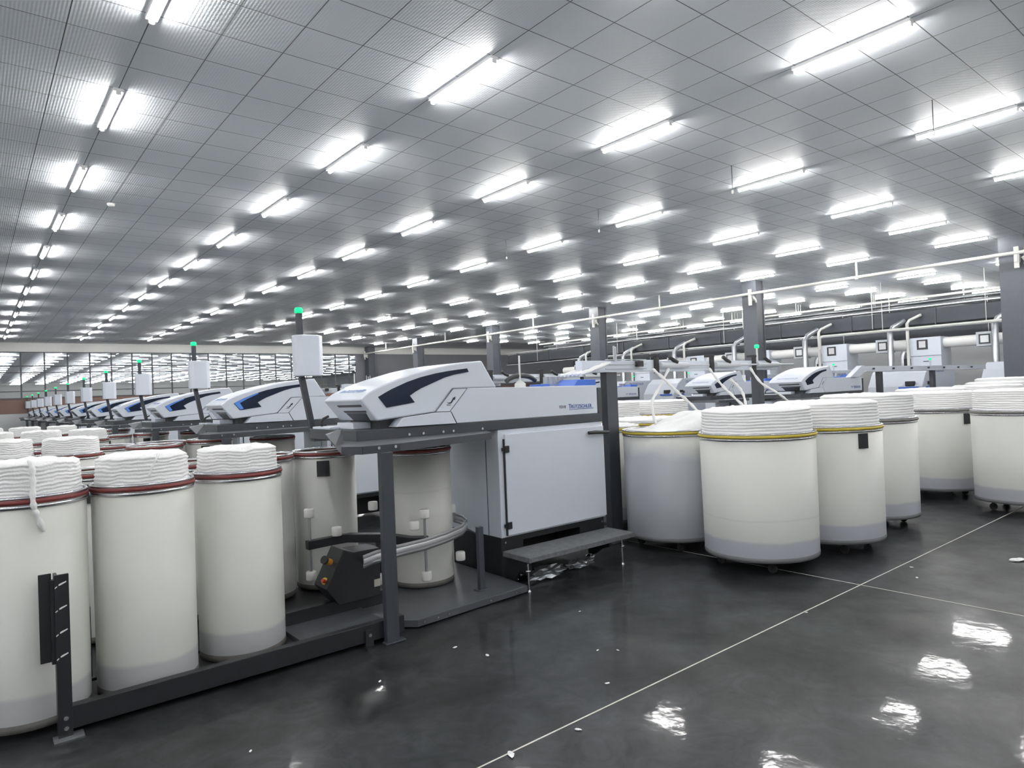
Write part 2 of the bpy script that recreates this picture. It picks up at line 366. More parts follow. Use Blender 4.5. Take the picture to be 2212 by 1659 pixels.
    def slot(s0,s1,ya,yb,yc,yd):
        m=MB(O); m.add([fp(s0,ya,.003),fp(s0,yb,.003),fp(s1,yc,.003),fp(s1,yd,.003),fp(s0,ya,-.01),fp(s0,yb,-.01),fp(s1,yc,-.01),fp(s1,yd,-.01)],[(0,1,2,3),(7,6,5,4),(0,4,5,1),(1,5,6,2),(2,6,7,3),(3,7,4,0)]); return m
    slot(.050,.072,4.675,5.10,5.09,4.685).build('front_slot',M['dark'],h)
    slot(.112,.130,4.67,5.07,5.06,4.68).build('front_slot',M['black'],h)
    slot(.136,.214,4.70,5.05,5.02,4.73).build('chin_shade',M['dark'],h)
    # maker's name on the hood slope, read from the operator side
    a=math.atan2(1.754-1.702,2.475-2.359)
    o=text('maker_lettering','TR\u00dcTZSCHLER',M['paleblue'],h,(0,0,0),.066)
    mtx=Matrix(((0,math.cos(a),-math.sin(a)),(-1,0,0),(0,math.sin(a),math.cos(a)))).to_4x4()
    mtx.translation=Vector((2.365-O[0],5.17-O[1],1.7082)); o.matrix_basis=mtx
    # neck, feed box, cable
    MB(O).box(2.49,2.66,4.70,5.22,1.417,1.50).build('hood_neck',M['dark'],t)
    MB(O).box(2.335,2.49,4.86,5.15,1.417,1.468).build('junction_box',M['paint'],t,.004)
    MB(O).box(2.25,2.33,5.10,5.45,1.417,1.435).build('low_cover',M['paint'],t,.003)
    MB(O).tube([(2.30,5.37,1.42),(2.295,5.37,1.47),(2.31,5.36,1.50),(2.35,5.34,1.52)],.011,8).build('cable',M['rubber'],t)
    # delivery table with skirt
    pl=[(1.93,4.225),(2.02,4.115),(2.30,4.115),(3.30,4.36),(3.47,4.612),(2.24,4.612),(2.24,5.50),(2.33,5.50)]
    pl=[(1.93,4.20),(2.02,4.075),(2.30,4.075),(3.30,4.345),(3.47,4.63),(3.2,5.48),(2.42,5.48)]
    tb=MB(O).prism(pl,'z',1.285,1.337).build('delivery_table',M['tabletop'],t)
    sk=[(1.93,4.20),(2.02,4.075),(2.30,4.075),(3.30,4.345),(3.47,4.61)]; m_=MB(O)
    for (xa,ya),(xb,yb) in zip(sk,sk[1:]):
        d_=Vector((yb-ya,xa-xb,0)).normalized()*.004
        m_.add([(xa,ya,1.283),(xb,yb,1.283),(xb,yb,1.335),(xa,ya,1.335),(xa+d_.x,ya+d_.y,1.283),(xb+d_.x,yb+d_.y,1.283),(xb+d_.x,yb+d_.y,1.335),(xa+d_.x,ya+d_.y,1.335)],[(0,1,2,3),(7,6,5,4),(0,4,5,1),(1,5,6,2),(2,6,7,3),(3,7,4,0)])
    m_.build('table_skirt',M['dark'],tb)
    for x in (2.135,2.262): MB(O).cyl((x,4.070,1.318),(x,4.060,1.318),.011,8).build('bolt',M['steel'],tb)
    for x in (2.69,2.82,3.01,3.11,3.41): MB(O).cyl((x,4.613,1.358),(x,4.603,1.358),.011,8).build('bolt',M['steel'],tb)
    f=MB(O); f.add([(1.935,4.31,1.340),(2.086,4.50,1.340),(2.074,4.50,1.440),(1.868,4.30,1.418),(1.930,4.318,1.340),(2.081,4.508,1.340),(2.069,4.508,1.446),(1.863,4.308,1.424)],[(0,1,2,3),(7,6,5,4),(0,4,5,1),(1,5,6,2),(2,6,7,3),(3,7,4,0)])
    f.build('guard_flap',M['tabletop'],t)
    MB(O).box(2.135,2.23,4.045,4.093,0,1.286).box(2.12,2.27,4.03,4.093,0,.012).build('table_post',M['dark'],t,.004)
    # display pole
    dp=MB(O).box(2.385,3.15,5.755,5.83,1.290,1.372).box(3.0,3.12,5.48,5.76,1.30,1.36).tube([(2.405,5.79,1.31),(2.305,5.79,1.87),(2.300,5.79,2.44)],.024,sq=True).build('display_pole',M['dark'],t,.003)
    bx=[(2.225,5.70),(2.255,5.655),(2.44,5.655),(2.495,5.71),(2.495,5.79),(2.235,5.79)]
    MB(O).prism([(2.215,5.665),(2.26,5.635),(2.415,5.635),(2.465,5.685),(2.465,5.765),(2.215,5.765)],'z',1.875,2.235).build('display_box',M['paint'],dp,.008)
    MB(O).lathe([(0,2.44),(.03,2.44),(.036,2.452),(.036,2.478),(.028,2.49),(0,2.492)],(2.30,5.79),16).build('signal_lamp',M['green'],dp)
    # things on the housing top: coiler arc, guide pole, sliver guides, blue covers
    arc=[]
    for i in range(13):
        a=PI*(.12+.76*i/12); arc.append((4.21+.20*math.cos(a)*1.0,5.02,1.735+.20*math.sin(a)*.42))
    MB(O).tube(arc,[.025]*13,8).build('arc_guide',M['black'],t)
    MB(O).cyl((4.18,5.0,1.69),(4.18,5.0,2.015),.009,8).lathe([(.055,1.697),(.055,1.74),(.03,1.76),(.012,1.77)],(4.18,5.0),16).build('guide_pole',M['whitepipe'],t)
    MB(O).prism([(4.64,1.697),(4.70,1.762),(4.95,1.757),(4.95,1.697)],'y',4.72,5.02).build('blue_cover',M['blue'],t,.004)
    MB(O).box(4.34,4.44,4.85,5.05,1.697,1.728).build('blue_cover',M['blue'],t,.008)
    g=MB(O)
    for i in range(6): g.box(4.50+.045*i,4.52+.045*i,4.98,5.02,1.73,1.80)
    g.box(4.48,4.78,4.97,5.03,1.697,1.735).build('sliver_guide',M['galv'],t)
    return t
df=make_draw_frame()
df['label']='white draw frame beside the black step, dark navy window in its hood'; df['group']='draw frames in the long row'
NROW=11
frames=[df]
for k in range(1,NROW):
    f=dup(df,(O[0],O[1]+3.6*k,0),'white draw frame, %s behind the one with the step, in the long row'%ORD[k-1],'draw frames in the long row')
    frames.append(f)
# the others show a bright blue accent on the hood window
blue=MB(O).prism([(2.440,1.664),(2.52,1.704),(2.60,1.737),(2.72,1.781),(2.725,1.768),(2.60,1.715),(2.505,1.665),(2.545,1.597),(2.510,1.583)],'y',4.612,4.617)
bo=blue.build('blue_accent',M['bluetint'])
for f in frames[1:]:
    h=[c for c in f.children if c.name.startswith('hood') and not c.name.startswith('hood_neck')][0]
    c=bo.copy(); COL.objects.link(c); c.parent=h
bpy.data.objects.remove(bo)
# three more frames standing further along, by the columns
for (x,y),lab in zip([(12.18,6.30),(12.27,8.35),(12.2,12.45)],['white draw frame standing nearer to the columns, with its own long creel','white draw frame next behind the one with the long creel','white draw frame furthest back of those near the columns']):
    dup(df,(x,y,0),lab,'draw frames by the columns',skip=('display_pole','guard_flap','arc_guide'))
sm_=[o for o in bpy.data.objects if o.get('label')=='white draw frame next behind the one with the long creel'][0]
mast=MB().cyl((2.48,.35,1.697),(2.48,.35,2.50),.022,8).build('signal_mast',M['whitepipe'],sm_)
MB().lathe([(0,2.50),(.05,2.50),(.055,2.52),(.055,2.57),(.04,2.585),(0,2.59)],(2.48,.35),14).build('signal_lamp',M['green'],mast)

# ------------------------------------------------------------------ step
S=(3.56,4.24,0)
t=thing('step_platform','low black step with worn tread in front of the white cabinet door','step',S)
MB(S).box(3.563,4.895,4.235,4.59,.235,.282).build('tread',M['stepmat'],t,.006)
MB(S).prism([(4.27,.235),(4.58,.235),(4.58,.02),(4.5,.02),(4.42,.12),(4.27,.15)],'x',3.60,3.615).build('side_bracket',M['black'],t,.002)
MB(S).prism([(4.30,.235),(4.58,.235),(4.58,.08),(4.5,.08),(4.40,.15),(4.30,.18)],'x',4.60,4.63).build('side_bracket',M['black'],t,.002)
for x,y in ((3.56,4.25),(4.735,4.265)):
    l=MB(S).cyl((x,y,.005),(x,y,.235),.008,8).lathe([(.02,0),(.02,.006),(.01,.02)],(x,y),10).build('leg',M['steel'],t)
    MB(S).lathe([(.0,.165),(.022,.165),(.022,.178),(0,.178)],(x,y),8).build('nut',M['steel'],l)
for x,z in ((3.60,.20),(3.60,.11),(3.60,.06)): MB(S).cyl((x,4.30+(.2-z),z),(x-.006,4.30+(.2-z),z),.011,8).build('bolt',M['steel'],t)

# ------------------------------------------------------------------ can changer under the delivery table
def make_changer():
    t=thing('can_changer','','can changer',(.31,4.10,0)); o=(.31,4.10,0)
    bp=MB(o).prism([(2.27,4.34),(2.443,4.165),(3.535,4.235),(3.56,4.60),(3.56,5.42),(2.27,5.42)],'z',.012,.062).build('base_plate',M['plate'],t,.002)
    for x in (2.50,2.62,2.72,3.13,3.40): MB(o).cyl((x,4.165+(x-2.443)*.064,.038),(x,4.158+(x-2.443)*.064,.038),.008,8).build('bolt',M['steel'],bp)
    MB(o).box(.372,2.30,4.10,4.155,.035,.150).box(.35,2.27,4.155,4.70,.02,.045).build('front_rail',M['black'],t,.003)
    MB(o).box(1.69,2.46,4.70,4.765,.02,.165).box(.35,2.46,4.765,5.95,.02,.04).build('inner_rail',M['black'],t,.003)
    MB(o).prism([(1.66,4.155),(2.27,4.155),(2.27,4.70),(1.66,4.70)],'z',.045,.075).build('lane_cover',M['plate'],t,.002)
    for x in (.525,1.085): MB(o).box(x-.02,x+.02,4.80,4.84,.02,.46).build('lane_post',M['black'],t,.002)
    sp=MB(o).box(.312,.374,4.085,4.10,0,.826).box(.312,.327,4.10,4.16,0,.826).build('slotted_post',M['black'],t,.002)
    MB(o).box(.249,.303,4.125,4.135,.388,.832).box(.296,.312,4.10,4.135,.38,.80).build('wing_plate',M['black'],sp)
    for z in (.775,.655,.535,.415):
        MB(o).add([(.330,4.0845,z-.004),(.338,4.0845,z-.002),(.363,4.0845,z+.010),(.363,4.0845,z+.016),(.338,4.0845,z+.008),(.330,4.0845,z+.003)],[(0,1,2,3,4,5)]).add([(.314,4.0845,z-.016),(.324,4.0845,z-.009),(.324,4.0845,z-.003),(.314,4.0845,z-.010)],[(0,1,2,3)]).build('slot',M['nylon'],sp)
    for z in (.105,.055): MB(o).cyl((.345,4.085,z),(.345,4.075,z),.011,10).build('bolt',M['steel'],sp)
    MB(o).box(.29,.42,4.06,4.13,0,.01).build('foot',M['galv'],sp)
    br=MB(o).box(2.0,2.055,4.085,4.10,.0,.115).box(1.99,2.065,4.05,4.10,0,.01).build('floor_bracket',M['black'],t)
    MB(o).cyl((2.027,4.085,.085),(2.027,4.075,.085),.012,10).build('bolt',M['steel'],br)
    # control box with buttons
    cb=MB(o).prism([(2.10,.555),(2.18,.525),(2.393,.520),(2.385,.166),(2.05,.166),(1.957,.294)],'y',4.60,4.82).build('control_box',M['black'],t,.004)
    MB(o).cyl((2.03,4.68,.465),(1.985,4.66,.490),.024,16).build('stop_button',M['orange'],cb)
    MB(o).cyl((1.985,4.66,.490),(1.968,4.652,.500),.030,16).build('button_cap',M['rubber'],cb)
    MB(o).cyl((1.995,4.68,.330),(1.975,4.67,.340),.026,16).build('ring_plate',M['yellow'],cb)
    MB(o).cyl((1.977,4.668,.338),(1.955,4.66,.350),.014,12).build('start_button',M['redbtn'],cb)
    MB(o).box(2.335,2.385,4.597,4.60,.235,.29).build('sticker',M['label'],cb)
    # curved guide rail
    ctrl=[(2.14,4.36),(2.25,4.385),(2.45,4.41),(2.68,4.42),(2.93,4.49),(3.16,4.60),(3.33,4.77),(3.42,4.97),(3.44,5.15)]
    m=MB(o)
    for dz0,dz1,th in ((-.045,.045,.006),(-.045,-.02,.012),(.02,.045,.012)):
        vs=[];fs=[]
        zc=[.50,.51,.515,.52,.525,.53,.53,.53,.53]
        for (x,y),z in zip(ctrl,zc):
            for a,b in ((0,dz0),(0,dz1),(th,dz1),(th,dz0)): vs.append((x,y+a,z+b))
        n=len(ctrl)
        for i in range(n-1):
            for j in range(4): fs.append((i*4+j,(i+1)*4+j,(i+1)*4+(j+1)%4,i*4+(j+1)%4))
        fs+=[(0,1,2,3),((n-1)*4+3,(n-1)*4+2,(n-1)*4+1,(n-1)*4)]
        m.add(vs,fs,True)
    m.build('guide_rail',M['alu'],t)
    sm=MB(o).box(3.175,3.225,4.40,4.44,.062,.575).box(3.15,3.26,4.39,4.46,.062,.07).cyl((3.22,4.44,.50),(3.26,4.66,.51),.007,6).build('stub_post',M['dark'],t,.002)
    # roller arm
    arm=MB(o).tube([(2.09,5.26,.49),(2.33,5.26,.495),(2.42,5.18,.51),(2.60,4.90,.52),(2.72,4.70,.50),(2.86,4.66,.485)],.034,sq=True)
    arm=arm.build('roller_arm',M['black'],t,.003)
    def roller(x,y,z): MB(o).lathe([(.014,z-.036),(.037,z-.036),(.041,z-.028),(.041,z+.028),(.037,z+.036),(.014,z+.036)],(x,y),20).lathe([(0,z+.034),(.015,z+.034)],(x,y),12).build('roller',M['nylon'],arm)
    for x,y,a,b in ((2.12,5.27,.24,.745),(2.835,4.665,.205,.705)):
        MB(o).cyl((x,y,a),(x,y,b),.011,10).build('roller_rod',M['galv'],arm); roller(x,y,a); roller(x,y,b)
    roller(2.32,5.20,.575); roller(2.68,5.25,.73); roller(2.76,4.70,.62); roller(3.25,4.78,.27); roller(2.42,4.64,.27); roller(3.33,5.02,.64)
    MB(o).box(2.78,3.3,5.31,5.42,.062,.42).build('drive_housing',M['black'],t,.005)
    return t
ch=make_changer(); ch['label']='black can changer with rollers and control box under the table of the stepped draw frame'; ch['group']='can changers'
for k in (1,2,3): dup(ch,(.31,4.10+3.6*k,0),'black can changer, %s behind the one with the yellow and red buttons'%ORD[k-1],'can changers')

# ------------------------------------------------------------------ cans and sliver
def make_can(name,r,z0,z1,bodymat,band,casters=False,hollow=True):
    t=thing(name,'','sliver can')
    body=MB().lathe([(r*.97,z0),(r*.985,z0+.03),(r,z1),(r-.006,z1),(r-.02,z0+.05)],n=64).disc((0,0),r*.97,z0,64,False)
    body.build('can_body',bodymat,t)
    q=.012 if r<.4 else .016
    MB().lathe([(r-.004,z1-.036),(r+.005,z1-.036),(r+.006,z1-.018),(r-.004,z1-.018)],n=64,closed=True).lathe([(r-.006,z1+.012),(r+.005,z1+.012),(r+.008,z1+.02),(r+.002,z1+.028),(r-.008,z1+.022)],n=64,closed=True).build('steel_rim',M['steel'],t)
    MB().lathe([(r,z1-.014),(r+q*.7,z1-.012),(r+q,z1-.003),(r+q*.8,z1+.008),(r,z1+.010)],n=64).build('rim_band',band,t)
    MB().lathe([(r*.95,z0-.005),(r*.985,z0-.005),(r*.993,z0+.02),(r*.985,z0+.035)],n=64).lathe([(r*.5,z0+.001),(r*.95,z0-.005)],n=64).build('base_ring',M['basering'] if casters else M['greyband'],t)
    if casters:
        for k in range(4):
            a=PI/4+k*PI/2; cx,cy=.36*math.cos(a)*r/.51,.36*math.sin(a)*r/.51
            MB().cyl((cx-.012,cy,.04),(cx+.012,cy,.04),.04,16).box(cx-.02,cx+.02,cy-.012,cy+.012,.04,z0).build('caster',M['rubber'],t)
    else:
        pass
    return t
def add_plate(t,r,z):
    MB().lathe([(0,z+.012),(r*.55,z+.012),(r*.9,z),(r*.93,z-.02)],n=48).build('spring_plate',M['nylon'],t)
def add_tag(t,r,z1,ang,w=.10,h=.13):
    m=MB(); n=4; vs=[]; fs=[]
    for i in range(n+1):
        a=ang+(i/n-.5)*w/r
        for rr in (r+.002,r+.010):
            for z in (z1-.055-h,z1-.055): vs.append((rr*math.cos(a),rr*math.sin(a),z))
    for i in range(n):
        b=i*4; c=b+4
        fs+=[(b,c,c+1,b+1),(b+2,b+3,c+3,c+2),(b,b+2,c+2,c),(b+1,c+1,c+3,b+3)]
    fs+=[(0,1,3,2),(n*4,n*4+2,n*4+3,n*4+1)]
    m.add(vs,fs).build('identity_tag',M['black'],t)
def coil_mesh(r,z0,z1,layer,wav,seed,lean=0,tilt=(0,0),n=96):
    """stack of laid sliver loops: bulging layers with waviness, soft top"""
    vs=[];fs=[]; h=z1-z0; L=max(2,int(h/layer)); per=4; rows=L*per
    def nz(a,z,s): return noise.noise(Vector((math.cos(a)*s+seed*7.3,math.sin(a)*s,z*6+seed)))
    for i in range(rows+1):
        z=z0+h*i/rows
        for j in range(n):
            a=2*PI*j/n
            zz=z+wav*nz(a,z,2.2)+wav*.6*nz(a,z*3,7)*(1 if 0<i else 0)
            ph=(i/per)%1.0
            bul=math.sin(PI*ph)*layer*.36
            rr=r+bul-.004+.006*nz(a,z*9,5)-lean*(i/rows)
            t=i/rows
            if t>.93: rr-=layer*.5*((t-.93)/.07)**2
            zz+=(t**1.5)*(tilt[0]*math.cos(a)+tilt[1]*math.sin(a))*r
            vs.append((rr*math.cos(a),rr*math.sin(a),zz if i else z0))
    for i in range(rows):
        for j in range(n): fs.append((i*n+j,i*n+(j+1)%n,(i+1)*n+(j+1)%n,(i+1)*n+j))
    base=rows*n; prev=base
    for q,s in enumerate((.93,.8,.62,.42,.2)):
        st=len(vs)
        for j in range(n):
            a=2*PI*j/n; ro=(r-lean-.01)*s
            x,y=ro*math.cos(a),ro*math.sin(a)
            zz=z1+.012*(1-s)+.010*noise.noise(Vector((x*9+seed,y*9,seed)))+.010*noise.noise(Vector((x*22+seed,y*22,seed)))+(tilt[0]*x+tilt[1]*y)+.008
            vs.append((x,y,zz))
        for j in range(n): fs.append((prev+j,prev+(j+1)%n,st+(j+1)%n,st+j))
        prev=st
    fs.append(tuple(prev+j for j in range(n)))
    return vs,fs
def make_coil(name,r,z0,z1,layer,wav,seed,loc,label,group,**kw):
    m=MB(); vs,fs=coil_mesh(r,z0,z1,layer,wav,seed,**kw); m.add(vs,fs,True)
    o=m.build(name,M['sliver']); o.location=(loc[0],loc[1],0); tag(o,label,'cotton sliver',group); return o
SR=.268
full=[(.235,4.455),(.795,4.485),(1.375,4.600)]
empt=[(2.42,5.63),(1.85,5.63),(1.28,5.63),(.71,5.63)]
protoF=make_can('sliver_can',SR,.053,1.2,M['can_full'],M['red']); protoE=make_can('sliver_can',SR,.068,1.2,M['can_empty'],M['red'])
add_plate(protoE,SR,1.165)
protoM=make_can('sliver_can',SR,.075,1.2,M['can_mid'],M['red'])
used=set()
def put(proto,loc,label,group):
    if proto.name not in used:
        used.add(proto.name); proto.location=loc; proto['label']=label; proto['group']=group; return proto
    return dup(proto,loc,label,group)
G1='red-rimmed cans full of sliver'; G2='red-rimmed empty cans'; G3='sliver piled above the red-rimmed cans'
place=['standing behind the slotted black post','in the middle of the front three','closest to the black control box']
for k in range(4):
    back='' if k==0 else ', %s changer back'%ORD[k-1]
    for i,(x,y) in enumerate(full):
        top=1.385-.01*i
        if k==1 and i==2: x,y,top=(1.55,8.035,1.225)
        lab=('tall white can with red rim, full, '+place[i]) if k==0 else 'tall full white can with red rim, %s in the front lane, %s changer back'%(ORD[i],ORD[k-1])
        put(protoF,(x,y+(3.6*k if not (k==1 and i==2) else 0),.03 if (k==1 and i==2) else 0),lab,G1)
        lab=('thick white sliver pile on the full can '+place[i]) if k==0 else 'white sliver pile on the %s front lane can, %s changer back'%(ORD[i],ORD[k-1])
        make_coil('sliver_pile',SR-.018,1.19,top,.019,.012,k*5+i+1,(x,y+(3.6*k if not (k==1 and i==2) else 0)),lab,G3,lean=.012)
    for i,(x,y) in enumerate(empt):
        lab='tall empty white can with red rim, %s in the lane behind, %s'%(ORD[i],'by the roller arm' if k==0 else '%s changer back'%ORD[k-1])
        c=put(protoE,(x,y+3.6*k,0),lab,G2)
        if i==0: add_tag(c,SR,1.2,-PI/2-.45)
    put(protoM,(3.02,5.02+3.6*k,0),'white can being filled under the delivery table'+(' of the stepped frame' if k==0 else ', %s machine back'%ORD[k-1]),'cans being filled')
# loose strands hanging down the two nearest cans
def strand(name,path,r,label,group='loose sliver strands',mat_=None,n=8):
    # smooth the path a little
    P=[Vector(p) for p in path]; Q=[]
    for i in range(len(P)-1):
        p0=P[max(i-1,0)];p1=P[i];p2=P[i+1];p3=P[min(i+2,len(P)-1)]
        for s in range(6):
            u=s/6; Q.append(.5*((2*p1)+(-p0+p2)*u+(2*p0-5*p1+4*p2-p3)*u*u+(-p0+3*p1-3*p2+p3)*u**3))
    Q.append(P[-1])
    rr=[r*(1+.25*math.sin(i*1.7)) for i in range(len(Q))]; rr[-1]*=.35
    o=MB().tube([tuple(q) for q in Q],rr,n).build(name,mat_ or M['sliver']); tag(o,label,'cotton sliver',group); return o
def onface(c,r,a,z,off=.012): return (c[0]+(r+off)*math.cos(a),c[1]+(r+off)*math.sin(a),z)
c0=full[0]; a=-PI/2+.02
strand('sliver_end',[onface(c0,SR-.08,a,1.395),onface(c0,SR-.01,a,1.385),onface(c0,SR,a+.01,1.30),onface(c0,SR+.012,a,1.20),onface(c0,SR+.004,a+.05,1.13),onface(c0,SR-.004,a+.16,1.04)],.013,'loose white sliver tail hanging over the rim of the can behind the slotted post')
c1=full[1]; a=-PI/2-.02
strand('sliver_end',[onface(c1,SR-.06,a+.22,1.385),onface(c1,SR-.012,a+.12,1.37),onface(c1,SR-.004,a+.02,1.32),onface(c1,SR-.002,a-.06,1.26)],.006,'short thin sliver tail lying on the pile of the middle front can')

# large card cans
BR=.505
bigA=make_can('card_can',BR,.12,1.19,M['big_full'],M['yellow'],True)
bigB=make_can('card_can',BR,.12,1.19,M['big_full2'],M['yellow'],True)
bigC=make_can('card_can',BR,.12,1.19,M['big_full2'],M['greyband'],True)
bigD=make_can('card_can',BR,.12,1.19,M['big_low'],M['yellow'],True)
GB='large white card cans'; GP='sliver piled above the large cans'
big=[ # proto, x, y, label, pile top, tilt, pile label
 (bigA,5.625,3.365,'large white can with yellow rim, frontmost of the big cans on the open floor',1.425,(.02,0),'layered white sliver pile on the frontmost big can'),
 (bigB,6.67,3.225,'large yellow-rimmed can with black tag, just behind the frontmost big can',1.44,(0,.01),'layered white sliver pile on the yellow-rimmed can with the black tag'),
 (bigC,8.03,3.40,'large grey-rimmed can beside the yellow-rimmed one with the black tag',1.47,(0,0),'layered white sliver pile on the grey-rimmed can next to the tagged yellow one'),
 (bigD,5.75,4.42,'large grey-looking yellow-rimmed can nearly empty, against the dark creel post',None,None,'low sloping heap of sliver in the nearly empty can by the creel post'),
 (bigC,10.42,3.50,'large grey-rimmed can with black tag, second back from the aisle line',1.43,(0,0),'layered white sliver pile on the grey-rimmed tagged can'),
 (bigC,9.89,2.39,'large grey-rimmed can closest to the floor aisle line',1.45,(0,0),'layered white sliver pile on the can closest to the aisle line'),
 (bigC,11.5,3.9,'large grey-rimmed can hidden behind the tagged grey-rimmed one',1.46,(0,0),'white sliver pile just behind the tagged grey-rimmed can'),
 (bigC,12.9,3.55,'large grey-rimmed can behind the aisle pair, third away',1.47,(0,0),'white sliver pile third away behind the aisle pair'),
 (bigC,14.2,3.75,'large grey-rimmed can behind the aisle pair, fourth away',1.50,(0,0),'white sliver pile fourth away behind the aisle pair'),
 (bigC,15.6,4.0,'large grey-rimmed can behind the aisle pair, furthest away',1.56,(0,0),'white sliver pile furthest behind the aisle pair'),
 (bigB,5.86,5.62,'large yellow-rimmed can behind the nearly empty one',1.22,(0,0),'low sliver pile just behind the nearly empty can'),
 (bigB,6.82,4.52,'large yellow-rimmed can between the creel posts',1.30,(0,0),'sliver pile between the creel posts of the stepped frame'),
 (bigB,7.92,4.50,'large yellow-rimmed can under the far end of the stepped frame creel',1.36,(0,0),'sliver pile under the far end of the stepped frame creel'),
 (bigB,6.98,5.75,'large yellow-rimmed can on the far side of the stepped frame creel',1.25,(0,0),'sliver pile on the far side of the stepped frame creel'),
 (bigB,6.9,7.15,'large yellow-rimmed can by the second frame creel, near end',1.42,(0,0),'sliver pile by the second frame creel, near end'),
 (bigB,8.05,7.4,'large yellow-rimmed can by the second frame creel, middle',1.44,(0,0),'sliver pile by the second frame creel, middle'),
 (bigB,9.2,7.3,'large yellow-rimmed can by the second frame creel, far end',1.42,(0,0),'sliver pile by the second frame creel, far end'),
 (bigB,7.3,9.35,'large yellow-rimmed can behind the second frame creel',1.40,(0,0),'sliver pile behind the second frame creel'),
]
for i,(p,x,y,lab,top,tilt,plab) in enumerate(big):
    c=put(p,(x,y,0),lab,GB)
    if i==1: add_tag(c,BR,1.2,-2.02,.10,.14)
    if i==4: add_tag(c,BR,1.2,-PI+1.12,.10,.14)
    if top: make_coil('sliver_pile',BR-.026,1.18,top,.027,.006,20+i,(x,y),plab,GP,tilt=tilt,lean=.006)
    else:
        # sloping heap: low towards the post, rising on the side of the frontmost can
        n=72; vs=[];fs=[]
        R=[1.0,.94,.84,.7,.55,.38,.2,.05]
        for s in R:
            for j in range(n):
                a=2*PI*j/n; xx,yy=(BR-.012)*s*math.cos(a),(BR-.012)*s*math.sin(a)
                u=max(0,min(1,(xx*.75-yy*.55+.25)/.55)); hgt=.02+.19*(u*u*(3-2*u))*(1-.55*s**6)
                hgt+=.010*math.sin(22*(xx+yy*.5)+4*noise.noise(Vector((xx*3,yy*3,1))))*(1-s**4)
                vs.append((xx,yy,1.185+(hgt if s<1 else .02)+.015*noise.noise(Vector((xx*8,yy*8,2)))))
        for q in range(len(R)-1):
            for j in range(n): fs.append((q*n+j,q*n+(j+1)%n,(q+1)*n+(j+1)%n,(q+1)*n+j))
        fs.append(tuple((len(R)-1)*n+j for j in range(n)))
        o=MB().add(vs,fs,True).build('sliver_heap',M['sliver']); o.location=(x,y,0); tag(o,plab,'cotton sliver',GP)

# ------------------------------------------------------------------ creels
def make_creel(name,x0,x1,y,posts,z=1.835,rollers=()):
    o=(x0,y,0); t=thing(name,'','creel',o)
    b=MB(o).box(x0,x1,y-.05,y+.05,z,z+.125).box(x0,x1,y-.056,y+.056,z+.012,z+.022).build('creel_beam',M['paint'],t,.004)
    for x in posts:
        p=MB(o).box(x-.085,x+.085,y-.045,y+.045,.012,z).box(x-.13,x+.13,y-.09,y+.09,0,.012).build('creel_post',M['dark'],t,.004)
    for x in rollers:
        g=MB(o).box(x-.03,x+.03,y-.085,y-.05,z-.02,z+.17).box(x-.035,x+.035,y-.09,y+.02,z+.17,z+.20).build('roller_bracket',M['rubber'],t,.003)
        MB(o).cyl((x+.03,y-.10,z+.07),(x+.55,y-.10,z+.07),.032,14).cyl((x+.55,y-.10,z+.07),(x+.98,y-.10,z+.07),.012,8).build('feed_roller',M['paint2'],t)
        MB(o).tube([(x+.20,y-.10,z+.17),(x+.26,y-.11,z+.13),(x+.32,y-.12,z+.10)],.024,10).build('press_arm',M['rubber'],g)
    return t
cm=make_creel('creel',4.95,8.83,4.955,(5.40,8.38),rollers=(6.14,7.23,8.2))
cm['label']='creel beam on dark posts beside the stepped draw frame'; cm['group']='creels'
gm=MB((4.95,4.955,0))
for i,x in enumerate((5.44,5.50,5.56)): gm.cyl((x,4.90+.04*i,1.95),(x,4.90+.04*i,2.12-.02*(i==1)),.010,8)
for z in (1.97,1.92,1.87): gm.cyl((5.30,4.90,z),(5.95,4.88,z),.006,6)
gm.build('guide_pins',M['galv'],cm)
MB((4.95,4.955,0)).box(5.78,5.86,4.84,4.90,1.89,1.955).build('stop_motion',M['rubber'],cm,.004)
for k in (1,2,3):
    dup(cm,(4.95+.35*k,4.955+3.6*k,0),'creel beam on dark posts, %s creel behind that of the stepped frame'%ORD[k-1],'creels')
c2_=make_creel('creel',14.75,22.9,6.35,(15.75,18.9),z=1.80); c2_['label']='long creel beam standing behind the sliver piles near the columns'; c2_['group']='creels'
for i in range(7):
    MB((14.75,6.35,0)).tube([(15.3+i*1.05,6.29,1.87),(15.3+i*1.05,6.25,1.87)],.02,8).build('beam_hole',M['dark'],c2_)
MB((14.75,6.35,0)).prism([(14.15,1.702),(14.70,1.94),(14.80,1.94),(14.80,1.80),(14.70,1.76),(14.50,1.702)],'y',6.26,6.37).build('feed_bracket',M['paint'],c2_)
# slivers rising from the cans to the creel rollers
Ycr=4.84
sl=[
 ([(6.01,4.84,1.86),(6.10,4.75,1.74),(6.24,4.70,1.60),(6.42,4.66,1.46),(6.55,4.62,1.33)],'sliver strand falling from the first creel roller to the can between the posts'),
 ([(6.30,4.84,1.86),(6.10,4.82,1.66),(5.93,4.80,1.50),(5.86,4.74,1.36),(5.84,4.68,1.24)],'sliver strand curving down to the nearly empty can behind its heap'),
 ([(7.10,4.84,1.86),(7.22,4.78,1.68),(7.36,4.72,1.53),(7.50,4.62,1.36)],'sliver strand falling from the middle of the stepped frame creel'),
 ([(7.55,4.84,1.72),(7.66,4.80,1.62),(7.70,4.76,1.52),(7.66,4.70,1.36)],'short curved sliver strand beside the middle one'),
 ([(8.02,4.84,1.86),(8.20,4.80,1.66),(8.42,4.74,1.54),(8.68,4.70,1.40),(8.78,4.66,1.30)],'sliver strand falling at the far end of the stepped frame creel'),
]
